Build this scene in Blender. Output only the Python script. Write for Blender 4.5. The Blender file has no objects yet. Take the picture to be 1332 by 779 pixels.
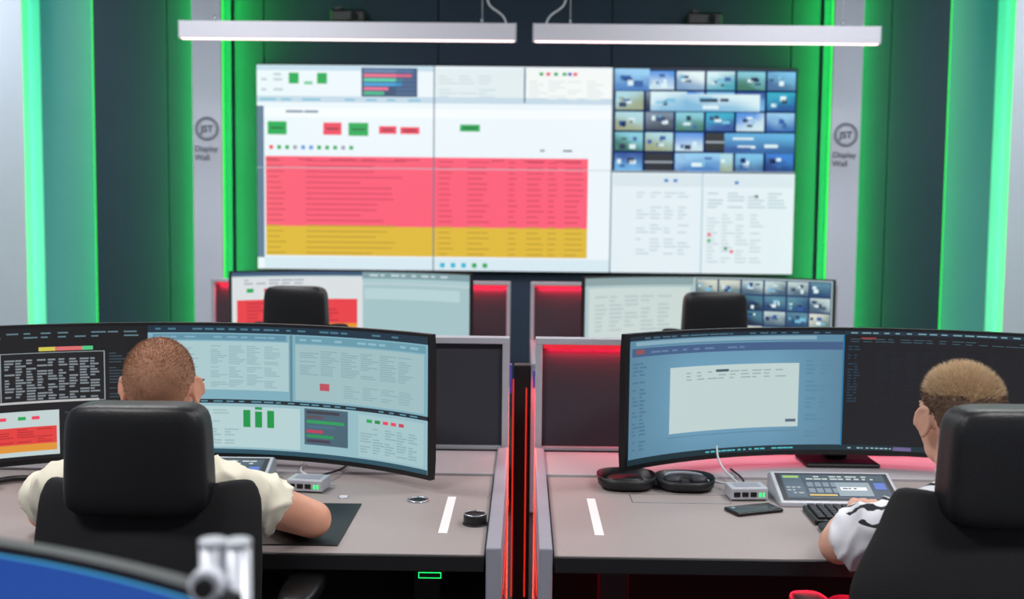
import bpy, bmesh, math, random
from mathutils import Matrix, Vector, noise
random.seed(7)
R=random.Random(11)
scene=bpy.context.scene
try:
    scene.view_settings.view_transform='Standard'
    scene.view_settings.look='None'
except Exception: pass

# ------------------------------------------------------------ helpers
def lin(c):
    out=[]
    for v in c[:3]:
        v=v/255.0
        out.append(v/12.92 if v<=0.04045 else ((v+0.055)/1.055)**2.4)
    return tuple(out)+(1.0,)
MATS={}
def mk(name,rgb,rough=0.5,metal=0.0,var=0.12,scale=30,bump=0.0,bscale=200,sss=0.0):
    if name in MATS: return MATS[name]
    m=bpy.data.materials.new(name); m.use_nodes=True
    nt=m.node_tree; b=nt.nodes['Principled BSDF']
    tc=nt.nodes.new('ShaderNodeTexCoord')
    n=nt.nodes.new('ShaderNodeTexNoise'); n.inputs['Scale'].default_value=scale; n.inputs['Detail'].default_value=4
    nt.links.new(tc.outputs['Object'],n.inputs['Vector'])
    mix=nt.nodes.new('ShaderNodeMixRGB'); c=lin(rgb)
    mix.inputs[1].default_value=tuple(x*(1-var) for x in c[:3])+(1,)
    mix.inputs[2].default_value=tuple(min(1,x*(1+var)) for x in c[:3])+(1,)
    nt.links.new(n.outputs['Fac'],mix.inputs[0]); nt.links.new(mix.outputs[0],b.inputs['Base Color'])
    b.inputs['Roughness'].default_value=rough; b.inputs['Metallic'].default_value=metal
    if sss:
        b.inputs['Subsurface Weight'].default_value=sss; b.inputs['Subsurface Radius'].default_value=(0.012,0.005,0.003); b.inputs['Subsurface Scale'].default_value=1.0
    if bump:
        n2=nt.nodes.new('ShaderNodeTexNoise'); n2.inputs['Scale'].default_value=bscale; n2.inputs['Detail'].default_value=3
        nt.links.new(tc.outputs['Object'],n2.inputs['Vector'])
        bp=nt.nodes.new('ShaderNodeBump'); bp.inputs['Strength'].default_value=bump; bp.inputs['Distance'].default_value=0.002
        nt.links.new(n2.outputs['Fac'],bp.inputs['Height']); nt.links.new(bp.outputs[0],b.inputs['Normal'])
    MATS[name]=m; return m
def glow(name,rgb,strength):
    if name in MATS: return MATS[name]
    m=bpy.data.materials.new(name); m.use_nodes=True
    b=m.node_tree.nodes['Principled BSDF']; b.inputs['Base Color'].default_value=(0.02,0.02,0.02,1)
    b.inputs['Emission Color'].default_value=lin(rgb); b.inputs['Emission Strength'].default_value=strength
    MATS[name]=m; return m
def screenmat(strength=1.0):
    k='lcd_panel_%g'%strength
    if k in MATS: return MATS[k]
    m=bpy.data.materials.new(k); m.use_nodes=True; nt=m.node_tree; b=nt.nodes['Principled BSDF']
    a=nt.nodes.new('ShaderNodeAttribute'); a.attribute_name='Col'
    b.inputs['Base Color'].default_value=(0.01,0.01,0.012,1); b.inputs['Roughness'].default_value=0.4
    nt.links.new(a.outputs['Color'],b.inputs['Emission Color']); b.inputs['Emission Strength'].default_value=strength
    MATS[k]=m; return m

def link(o,parent=None):
    scene.collection.objects.link(o)
    if parent is not None: o.parent=parent
    return o
def empty(name,loc=(0,0,0),rz=0):
    e=bpy.data.objects.new(name,None); e.empty_display_size=0.1
    e.location=loc; e.rotation_euler=(0,0,rz); scene.collection.objects.link(e); return e
def from_bm(name,bm,mats,parent=None,smooth=False,bevel=0,seg=2):
    me=bpy.data.meshes.new(name); bm.normal_update(); bm.to_mesh(me); bm.free()
    if not isinstance(mats,(list,tuple)): mats=[mats]
    for m in mats: me.materials.append(m)
    if smooth:
        for p in me.polygons: p.use_smooth=True
    o=bpy.data.objects.new(name,me)
    if bevel:
        b=o.modifiers.new('bevel','BEVEL'); b.width=bevel; b.segments=seg; b.limit_method='ANGLE'
    return link(o,parent)
def box(name,xr,yr,zr,mat,parent=None,bevel=0.0,seg=2):
    c=((xr[0]+xr[1])/2,(yr[0]+yr[1])/2,(zr[0]+zr[1])/2)
    bm=bmesh.new(); bmesh.ops.create_cube(bm,size=1)
    for v in bm.verts: v.co=Vector((v.co.x*(xr[1]-xr[0]),v.co.y*(yr[1]-yr[0]),v.co.z*(zr[1]-zr[0])))
    o=from_bm(name,bm,mat,parent,bevel=bevel,seg=seg); o.location=c; return o
def addbox(bm,xr,yr,zr,mi=0):
    r=bmesh.ops.create_cube(bm,size=1)
    for v in r['verts']:
        v.co=Vector(((xr[0]+xr[1])/2+v.co.x*(xr[1]-xr[0]),(yr[0]+yr[1])/2+v.co.y*(yr[1]-yr[0]),(zr[0]+zr[1])/2+v.co.z*(zr[1]-zr[0])))
def cyl(name,c,r,h,mat,parent=None,axis='Z',r2=None,seg=32,bevel=0.0):
    bm=bmesh.new(); bmesh.ops.create_cone(bm,cap_ends=True,segments=seg,radius1=r,radius2=r if r2 is None else r2,depth=h)
    if axis=='X': bmesh.ops.rotate(bm,verts=bm.verts,matrix=Matrix.Rotation(math.pi/2,3,'Y'))
    if axis=='Y': bmesh.ops.rotate(bm,verts=bm.verts,matrix=Matrix.Rotation(math.pi/2,3,'X'))
    o=from_bm(name,bm,mat,parent,bevel=bevel); o.location=c
    for p in o.data.polygons: p.use_smooth=len(p.vertices)==4
    return o
def capsule(bm,p0,r0,p1,r1,sub=2):
    p0=Vector(p0);p1=Vector(p1)
    for p,r in ((p0,r0),(p1,r1)):
        bmesh.ops.create_icosphere(bm,subdivisions=sub,radius=r,matrix=Matrix.Translation(p))
    d=p1-p0
    if d.length>1e-4:
        q=d.to_track_quat('Z','Y').to_matrix().to_4x4()
        bmesh.ops.create_cone(bm,cap_ends=True,segments=20,radius1=r0,radius2=r1,depth=d.length,matrix=Matrix.Translation((p0+p1)/2)@q)
def frustum(bm,p0,r0,p1,r1):
    p0=Vector(p0);p1=Vector(p1); d=p1-p0
    q=d.to_track_quat('Z','Y').to_matrix().to_4x4()
    bmesh.ops.create_cone(bm,cap_ends=True,segments=32,radius1=r0,radius2=r1,depth=d.length,matrix=Matrix.Translation((p0+p1)/2)@q)
def ell(bm,c,r,rot=None,sub=4):
    m=Matrix.Translation(Vector(c))@(rot.to_4x4() if rot else Matrix.Identity(4))@Matrix.Diagonal((r[0],r[1],r[2],1))
    bmesh.ops.create_icosphere(bm,subdivisions=sub,radius=1,matrix=m)
def torus(name,c,R0,r0,mat,parent=None,rot=None,arc=2*math.pi,n=40,k=10,sx=1,sy=1):
    bm=bmesh.new(); full=abs(arc-2*math.pi)<1e-3; rings=[]
    for i in range(n if full else n+1):
        a=arc*i/n; ring=[]
        for j in range(k):
            b=2*math.pi*j/k
            ring.append(bm.verts.new(((R0+r0*math.cos(b))*math.cos(a)*sx,(R0+r0*math.cos(b))*math.sin(a)*sy,r0*math.sin(b))))
        rings.append(ring)
    m=len(rings)
    for i in range(m if full else m-1):
        A=rings[i];B=rings[(i+1)%m]
        for j in range(k): bm.faces.new((A[j],B[j],B[(j+1)%k],A[(j+1)%k]))
    if not full: bm.faces.new(rings[0]); bm.faces.new(rings[-1][::-1])
    o=from_bm(name,bm,mat,parent,smooth=True); o.location=c
    if rot: o.rotation_euler=rot
    return o
def curve(name,pts,r,mat,parent=None):
    cu=bpy.data.curves.new(name,'CURVE'); cu.dimensions='3D'; cu.bevel_depth=r; cu.bevel_resolution=3; cu.resolution_u=10
    s=cu.splines.new('NURBS'); s.points.add(len(pts)-1)
    for p,q in zip(s.points,pts): p.co=(q[0],q[1],q[2],1)
    s.use_endpoint_u=True; s.order_u=4 if len(pts)>3 else len(pts)
    cu.materials.append(mat); o=bpy.data.objects.new(name,cu); return link(o,parent)
def attach(o,parent):
    o.parent=parent
    o.matrix_parent_inverse=(Matrix.Translation(parent.location)@parent.rotation_euler.to_matrix().to_4x4()).inverted()
def remesh(name,bm,voxel,smooth,mats,parent,fold=0.0,matfn=None,fscale=9):
    me=bpy.data.meshes.new(name+'_src'); bm.to_mesh(me); bm.free()
    o=bpy.data.objects.new(name,me); scene.collection.objects.link(o)
    r=o.modifiers.new('r','REMESH'); r.mode='VOXEL'; r.voxel_size=voxel
    s=o.modifiers.new('s','SMOOTH'); s.iterations=smooth; s.factor=0.5
    dg=bpy.context.evaluated_depsgraph_get(); dg.update()
    nm=bpy.data.meshes.new_from_object(o.evaluated_get(dg)); o.modifiers.clear(); o.data=nm; nm.name=name
    nm.materials.clear()
    for m in mats: nm.materials.append(m)
    if fold:
        ns=[v.normal.copy() for v in nm.vertices]
        for v,n in zip(nm.vertices,ns):
            p=v.co
            q=Vector((p.x*fscale,p.y*fscale,p.z*fscale*0.55+p.x*4))
            w=noise.noise(q)+0.5*noise.noise(q*2.3)
            ridg=1-abs(noise.noise(Vector((p.x*fscale*1.3+3,p.y*fscale,p.z*fscale*0.8-p.x*5))))
            v.co=p+n*(fold*(w*0.7+(ridg**4)*0.8-0.4))
    for p in nm.polygons:
        p.use_smooth=True
        if matfn: p.material_index=matfn(p.center)
    if parent is not None: attach(o,parent)
    return o

# ------------------------------------------------------------ materials
M_wallblue=mk('slate_wall_panel',(42,56,78),0.75,var=0.1,scale=6,bump=0.15,bscale=400)
M_dark=mk('recess_black',(16,18,22),0.8)
M_recess=mk('recess_wall_paint',(104,118,122),0.75,var=0.05,scale=3)
M_white=mk('white_wall_paint',(222,226,238),0.7,var=0.03,scale=3)
M_column=mk('light_grey_cladding',(212,218,230),0.5,var=0.03,scale=4)
M_print=mk('printed_grey',(104,112,124),0.6)
M_floor=mk('carpet_charcoal',(44,42,46),0.95,var=0.3,scale=250,bump=0.3,bscale=500)
M_ceil=mk('ceiling_paint',(120,122,126),0.9,var=0.04)
M_alu=mk('anodised_aluminium',(196,198,206),0.4,0.35,var=0.05,scale=60)
M_alu_w=mk('lamp_aluminium_white',(228,228,236),0.4,0.0,var=0.03)
M_desk=mk('warm_grey_laminate',(160,150,148),0.5,var=0.05,scale=90,bump=0.05,bscale=900)
M_ledge=mk('pale_grey_laminate',(178,172,176),0.5,var=0.04,scale=90)
M_edge=mk('desk_edge_black',(20,19,22),0.5)
M_endp=mk('end_panel_grey',(150,152,164),0.5,var=0.05)
M_fabric=mk('charcoal_acoustic_fabric',(58,60,68),0.95,var=0.25,scale=320,bump=0.4,bscale=700)
M_black=mk('black_plastic',(16,16,18),0.42,var=0.1)
M_leather=mk('black_leather',(18,19,22),0.42,var=0.15,scale=25,bump=0.25,bscale=260)
M_chairmesh=mk('black_chair_fabric',(16,17,20),0.8,var=0.2,scale=150,bump=0.3,bscale=500)
M_steel=mk('brushed_steel',(190,196,204),0.25,0.85,var=0.08,scale=80)
M_pole=mk('satin_white_post',(232,236,244),0.22,0.05,var=0.05,scale=60)
M_silverbox=mk('silver_plastic',(190,194,202),0.35,0.2)
M_green_led=glow('green_led',(30,255,110),2.0)
M_greenstrip=glow('green_led_strip',(40,255,70),1.3)
M_redstrip=glow('red_led_strip',(255,22,48),0.8)
M_purple=glow('violet_led',(100,80,200),0.4)
M_orange=glow('orange_red_led',(255,50,30),0.9)
M_lampglow=glow('lamp_diffuser',(255,226,226),2.2)
M_whitestrip=glow('white_strip_marker',(232,226,224),0.2)
M_whitestrip.node_tree.nodes['Principled BSDF'].inputs['Base Color'].default_value=lin((225,222,222))
M_cable_w=mk('white_cable',(210,212,216),0.5)
M_key=mk('keycaps_dark',(40,40,45),0.5)
M_skinL=mk('skin_fair_ruddy',(226,164,136),0.48,var=0.1,scale=35,bump=0.1,bscale=350,sss=0.12)
M_skinR=mk('skin_fair',(224,172,148),0.48,var=0.1,scale=35,bump=0.1,bscale=350,sss=0.12)
M_scalpL=mk('cropped_scalp_reddish',(168,122,96),0.8,var=0.15,scale=25,bump=0.1,bscale=700)
M_hairL=mk('hair_reddish_brown',(140,98,70),0.75,var=0.15,scale=25)
M_scalpR=mk('cropped_scalp_blond',(150,122,92),0.8,var=0.2,scale=30,bump=0.1,bscale=700)
M_hairR=mk('hair_light_blond',(212,188,154),0.7,var=0.2,scale=40)
M_hairRs=mk('hair_faded_sides',(118,94,76),0.75,var=0.2,scale=30,bump=0.1,bscale=700)
M_cream=mk('cream_cotton',(238,232,212),0.85,var=0.04,scale=40,bump=0.15,bscale=600)
M_trouser=mk('dark_trousers',(28,30,38),0.85)
M_shoe=mk('black_shoe',(16,16,18),0.5)
M_lip=mk('lip_skin',(176,104,92),0.5)
M_eye=mk('eye_white',(230,230,226),0.2)
M_iris=mk('eye_iris',(50,60,70),0.2)

# ------------------------------------------------------------ room shell
ZC=3.6
box('floor',(-5,5),(-2.5,8.4),(-0.1,0),M_floor)
box('ceiling',(-5,5),(-2.5,8.4),(ZC,ZC+0.1),M_ceil)
box('wall_left',(-5.1,-5),(-2.5,8.4),(0,ZC),M_white)
box('wall_right',(5,5.1),(-2.5,8.4),(0,ZC),M_white)
box('wall_rear',(-5,5),(-2.6,-2.5),(0,ZC),M_white)
box('wall_front',(-5,5),(8.25,8.35),(0,ZC),M_recess)
seams=[-2.17,-1.94,-0.65,0.63,1.95,2.17]
bm=bmesh.new()
for a,b in zip(seams[:-1],seams[1:]): addbox(bm,(a+0.004,b-0.004),(8.06,8.10),(0.0,ZC))
for a,b in ((-3.2,-2.65),(-2.65,-2.17),(2.17,2.67),(2.67,3.1)): addbox(bm,(a+0.004,b-0.004),(8.02,8.10),(0.0,ZC))
from_bm('wall_panel_slate',bm,M_wallblue,bevel=0.003)
box('wall_panel_backing',(-3.12,3.02),(8.10,8.15),(0,ZC),M_dark)
box('wall_pilaster_left',(-5.0,-3.69),(7.95,8.25),(0,ZC),M_white)
box('wall_pilaster_right',(3.535,5.0),(7.95,8.25),(0,ZC),M_white)

def area(name,loc,sx,sy,power,color):
    l=bpy.data.lights.new(name,'AREA'); l.shape='RECTANGLE'; l.size=sx; l.size_y=sy; l.energy=power; l.color=color
    o=bpy.data.objects.new(name,l); scene.collection.objects.link(o); o.location=loc
    return o
def vlight(name,loc,dirv,h,w,power,color,parent=None):
    L=area(name,loc,h,w,power,color); z=-Vector(dirv).normalized(); y=z.cross(Vector((0,0,1)))
    L.rotation_euler=Matrix((Vector((0,0,1)),y,z)).transposed().to_euler()
    if parent is not None: L.parent=parent
    return L
def hlight(name,loc,dirv,w,h,power,color):
    L=area(name,loc,w,h,power,color); z=-Vector(dirv).normalized(); x=Vector((1,0,0)); y=z.cross(x)
    L.rotation_euler=Matrix((x,y,z)).transposed().to_euler(); return L
GREEN=(0.02,1.0,0.10)
for sgn,nm in ((-1,'left'),(1,'right')):
    cx=sgn*2.30
    root=empty('display_wall_column',(cx,7.84,0))
    box('cladding_plate',(-0.105,0.105),(-0.02,0.02),(0.02,ZC-0.02),M_column,root,bevel=0.004)
    box('core',(-0.05,0.05),(0.02,0.2),(0.0,ZC),M_column,root)
    for s in (-1,1):
        inner=(s!=sgn)
        box('led_strip_%s'%('inner' if inner else 'outer'),(s*0.104-0.003,s*0.104+0.003),(0.022,0.045),(0.02,ZC-0.02),M_greenstrip,root)
        vlight('led_light_%s_%s'%(nm,'inner' if inner else 'outer'),(s*0.07,0.06,1.8),(s*0.75,0.65,0),3.3,0.04,28,GREEN,root)
    torus('logo_ring',(0.0,-0.024,2.12),0.080,0.005,M_print,root,rot=(math.pi/2,0,0))
    torus('logo_ring_inner',(0.0,-0.024,2.12),0.066,0.002,M_print,root,rot=(math.pi/2,0,0))
    def txt(nm_,s,x,z,size,align='CENTER',off=0.0):
        cu=bpy.data.curves.new(nm_,'FONT'); cu.body=s; cu.size=size; cu.align_x=align; cu.extrude=0.002; cu.offset=off
        cu.materials.append(M_print); ob=bpy.data.objects.new(nm_,cu); link(ob,root)
        ob.location=(x,-0.024,z); ob.rotation_euler=(math.pi/2,0,0)
    txt('logo_letters','JST',0,2.096,0.068,off=0.0015); txt('lettering_line_1','Display',-0.092,1.958,0.058,'LEFT'); txt('lettering_line_2','Wall',-0.092,1.895,0.058,'LEFT')
vlight('recess_led_left',(-3.16,8.13,1.8),(-0.8,0.5,0),3.4,0.04,11,(0.0,1.0,0.28))
vlight('recess_led_right',(3.06,8.13,1.8),(0.8,0.5,0),3.4,0.04,10,(0.0,1.0,0.24))
vlight('recess_led_cyan_left',(-3.64,8.0,1.8),(0.7,0.8,0),3.4,0.04,4.5,(0.10,0.6,0.85))
vlight('recess_led_cyan_right',(3.49,8.0,1.8),(-0.7,0.8,0),3.4,0.04,3.2,(0.05,0.4,0.8))
for sx in (-1,1):
    x=-3.203 if sx<0 else 3.103
    box('trim_1' if sx<0 else 'trim_2',(x-0.003,x+0.003),(8.03,8.08),(0,ZC),M_greenstrip)
for x in (-1.30,1.29):
    root=empty('wall_speaker',(x,7.98,2.945))
    box('body',(-0.13,0.13),(-0.05,0.05),(-0.04,0.055),M_black,root,bevel=0.02,seg=4)
    box('bracket',(-0.04,0.04),(0.04,0.08),(-0.03,0.03),M_black,root)
    cyl('driver_grille',(0.05,-0.052,0.005),0.03,0.01,M_dark,root,axis='Y')
    box('mount_arm',(-0.09,-0.05),(-0.03,0.03),(0.055,0.075),M_black,root)

# ------------------------------------------------------------ screens
class Scr:
    def __init__(s): s.p=[]
    def r(s,u0,v0,u1,v1,c,lv=1,nx=1,ny=1,fn=None): s.p.append((u0,v0,u1,v1,lin(c),lv,nx,ny,fn))
    def rows(s,u0,v0,u1,v1,n,c,lv=3,fill=0.5,words=4,skip=0.1):
        h=(v1-v0)/n
        for i in range(n):
            if R.random()<skip: continue
            u=u0; y=v0+i*h
            for w in range(words):
                L=(u1-u0)/words*R.uniform(0.35,0.95)
                if R.random()<0.85: s.r(u,y+h*(1-fill)/2,min(u+L,u1),y+h*(1+fill)/2,c,lv)
                u+=(u1-u0)/words
    def pic(s,u0,v0,u1,v1,lv=2,pal=None):
        pal=pal or [((150,200,235),(30,90,170)),((210,238,242),(60,160,180)),((50,120,210),(10,40,120)),((130,200,215),(40,110,90)),
                    ((30,70,150),(110,180,230)),((225,240,240),(110,150,190)),((40,170,200),(16,70,150)),((120,140,160),(24,36,60)),((170,215,225),(150,160,120)),((70,140,220),(200,225,235)),((120,190,230),(60,100,150))]
        a,b=R.choice(pal); la,lb=lin(a),lin(b); n,m=3,4; sl=R.uniform(-0.9,0.9)
        g=[]
        for j in range(m+1):
            row=[]
            for i in range(n+1):
                t=min(1,max(0,(j/m)+sl*(i/n-0.5)+R.uniform(-0.15,0.15))); t=t*t*(3-2*t)
                row.append(tuple(la[k]*(1-t)+lb[k]*t for k in range(3))+(1,))
            g.append(row)
        s.p.append((u0,v0,u1,v1,la,lv,n,m,lambda i,j:g[j][i]))
        w,h=u1-u0,v1-v0
        for _ in range(R.randint(3,5)):
            x=u0+w*R.uniform(0.05,0.65); y=v0+h*R.uniform(0.15,0.7)
            c=R.choice([(14,30,70),(40,90,160),(215,235,240),(120,190,220),(20,50,100),(220,240,245),b])
            s.r(x,y,x+w*R.uniform(0.08,0.3),min(v1,y+h*R.uniform(0.1,0.3)),c,lv+1)
    def build(s,name,mp,curved,mat,parent):
        bm=bmesh.new(); cl=bm.loops.layers.float_color.new('Col')
        for (u0,v0,u1,v1,c,lv,nx,ny,fn) in s.p:
            kx=nx if fn else (max(1,math.ceil((u1-u0)*60)) if curved else 1)
            ky=ny if fn else 1
            vs=[[bm.verts.new(mp(u0+(u1-u0)*i/kx,v0+(v1-v0)*j/ky,lv*0.0005)) for i in range(kx+1)] for j in range(ky+1)]
            for j in range(ky):
                for i in range(kx):
                    idx=[(i,j),(i,j+1),(i+1,j+1),(i+1,j)]
                    f=bm.faces.new([vs[b][a] for a,b in idx])
                    for l,(a,b) in zip(f.loops,idx): l[cl]=fn(a,b) if fn else c
        return from_bm(name,bm,mat,parent)
GRN=(18,168,78); RED=(236,66,92); PINK=(250,92,118); YEL=(222,184,52); TXT=(120,140,160)
def cctv(s,u0,v0,u1,v1,nc,nr,pal=None,lv=2):
    s.r(u0,v0,u1,v1,(16,44,96),lv-1)
    w=(u1-u0)/nc;h=(v1-v0)/nr
    for j in range(nr):
        for i in range(nc):
            a=(u0+i*w+w*0.04,v0+j*h+h*0.06,u0+(i+1)*w-w*0.04,v0+(j+1)*h-h*0.04)
            if j==3 and i==3 and nr>4: s.r(*a,(12,16,24),lv); s.r(a[0],a[1]+0.4*h,a[2],a[1]+0.5*h,(150,160,170),lv+1); continue
            if j==4 and i==1 and nr>4: s.r(*a,(16,22,34),lv); s.r(a[0],a[1]+0.4*h,a[2],a[1]+0.5*h,(150,160,170),lv+1); continue
            s.pic(*a,lv=lv,pal=pal)
def wallscreen():
    s=Scr()
    U=lambda x:(x-334)/704.0
    V=lambda y:(y-87)/266.0
    def q(x0,y0,x1,y1,c,lv=1): s.r(U(x0),V(y0),U(x1),V(y1),c,lv)
    def rows(x0,y0,x1,y1,n,c,**k): s.rows(U(x0),V(y0),U(x1),V(y1),n,c,**k)
    q(334,87,1038,353,(234,244,249),0)
    q(334,87,565,94,(196,220,234)); rows(340,96,372,122,4,(190,205,215),words=2)
    q(376,97,389,111,GRN,2); q(413,97,426,111,GRN,2); q(396,108,407,112,(110,200,150),2)
    q(471,90,544,127,(52,78,112),2)
    for i,c in enumerate([(100,130,170),(240,110,140),(90,210,170),(60,160,220),(230,110,150),(70,190,140)]):
        q(474,92+i*5.7,500+R.uniform(0,38),96+i*5.7,c,3); q(516,92+i*5.7,542,96+i*5.7,(70,100,140),3)
    q(567,90,682,133,(224,236,238)); rows(572,98,650,128,7,(208,222,226),words=3)
    q(683,88,685,133,(60,90,120),3); q(686,90,798,134,(242,246,244))
    for x,c in ((703,GRN),(712,RED),(733,GRN),(740,(90,90,200)),(747,RED),(722,GRN)): q(x,94,x+5,98,c,3)
    rows(690,104,790,130,7,(222,232,232),words=4)
    q(334,127,798,135,(196,216,230),2); rows(338,129,560,134,1,(120,190,215),words=8,skip=0)
    q(334,140,343,338,(96,116,146),2)
    q(343,142,798,154,(244,249,252),2); rows(348,144,420,150,1,TXT,words=3,skip=0)
    for x0,x1,y0,y1,c in ((348,373,160,177,GRN),(421,445,161,177,RED),(454,480,161,178,GRN),(494,517,165,175,RED),(522,547,166,175,RED),(600,626,162,171,GRN)):
        q(x0,y0,x1,y1,c,3); q(x0+4,(y0+y1)/2-1.5,x1-4,(y0+y1)/2+1.5,tuple(int(k*0.7) for k in c),4)
    for i in range(11): q(350+i*10.5,191,355+i*10.5,196,R.choice([GRN,RED,(90,150,220),(150,160,170)]),3)
    rows(690,193,765,197,1,(70,80,95),words=5,skip=0)
    q(345,205,768,297,PINK,2); q(345,296,768,335,YEL,2)
    for i in range(18):
        y=208+i*7.1; c=(216,66,96) if y<292 else (192,154,38)
        for (a,b) in ((347,372),(398,516 if i%3 else 548),(572,592),(610,640),(664,676),(688,712),(716,728),(738,764)):
            q(a,y+1.8,a+(b-a)*R.uniform(0.6,1),y+3.6,c,3)
    rows(345,208,768,210,1,(160,40,60),words=10,skip=0)
    q(343,337,798,353,(214,232,240),2)
    for i in range(5): q(575+i*14,343,581+i*14,349,R.choice([(60,120,200),(240,180,60),GRN,(60,60,80),(30,180,210)]),3)
    q(798,87,1038,222,(18,34,58),1)
    cctv(s,U(801),V(89),U(1037),V(221),6,5,lv=2)
    big=[((150,205,240),(60,120,190)),((215,238,242),(120,180,215)),((90,170,220),(30,80,150))]
    for (a,b,c_,d) in ((801,88,846,116),(895,120,990,142),(848,117,895,142),(945,170,1036,196),(895,196,940,221)):
        s.pic(U(a),V(b),U(c_),V(d),lv=4,pal=big)
    q(798,222,1038,353,(226,238,243),1)
    q(801,224,917,240,(214,228,234),2); q(917,222,919,353,(180,205,216),3); q(920,224,1037,240,(216,230,236),2)
    rows(832,246,905,330,18,(200,214,222),words=4); rows(925,246,1030,268,5,(190,208,216),words=4); rows(925,274,1000,340,14,(202,216,222),words=4)
    for x,y in ((868,230),(880,230),(960,232),(986,250)): q(x,y,x+5,y+4,R.choice([(70,80,90),(60,120,200)]),3)
    for x,y,c in ((926,300,RED),(926,308,GRN),(948,318,(30,150,90)),(956,322,RED)): q(x,y,x+4,y+4,c,4)
    for x in (566,798.5): q(x-0.8,87,x+0.8,353,(90,116,136),7)
    q(334,219.5,1038,220.4,(180,198,206),5)
    return s
root=empty('video_wall',(0.003,8.0,0))
box('cabinet',(-1.995,1.995),(0.0,0.06),(1.095,2.615),M_black,root,bevel=0.004)
wallscreen().build('display_surface',lambda u,v,o:Vector((-1.985+3.97*u,-0.002-o,2.605-1.50*v)),False,screenmat(1.0),root)

def monitor(name,loc,rz,half,z0,z1,scr,strength,base_z,Rr=1.0):
    root=empty(name,(loc[0],loc[1],0),rz); th=math.asin(half/Rr)
    def mp(u,v,o,ins=0.008,rad=Rr-0.0012):
        t=(-1+2*u)*(th-ins/Rr); r=rad-o
        return Vector((r*math.sin(t),r*math.cos(t)-Rr,(z1-ins)-(z1-z0-2*ins-0.006)*v))
    bm=bmesh.new(); N=48; prof=[]
    for i in range(N+1):
        t=-th+2*th*i/N; edge=min(i,N-i)/N
        d=0.022+0.03*min(1,edge*3)
        ring=[]
        for (r,z) in ((Rr,z0),(Rr,z1),(Rr+0.018,z1),(Rr+d,z1-0.05),(Rr+d,z0+0.05),(Rr+0.018,z0)):
            ring.append(bm.verts.new((r*math.sin(t),r*math.cos(t)-Rr,z)))
        prof.append(ring)
    for i in range(N):
        A,B=prof[i],prof[i+1]
        for j in range(6): bm.faces.new((A[j],A[(j+1)%6],B[(j+1)%6],B[j]))
    bm.faces.new(prof[0][::-1]); bm.faces.new(prof[-1])
    bmesh.ops.recalc_face_normals(bm,faces=bm.faces)
    from_bm('housing',bm,M_black,root)
    scr.build('lcd_panel',mp,True,screenmat(strength),root)
    box('stand_column',(-0.035,0.035),(0.052,0.10),(base_z+0.012,(z0+z1)/2+0.05),M_black,root,bevel=0.01)
    bm=bmesh.new(); addbox(bm,(-0.11,0.11),(-0.02,0.12),(base_z,base_z+0.012))
    from_bm('stand_base',bm,M_black,root,bevel=0.005)
    return root
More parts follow.
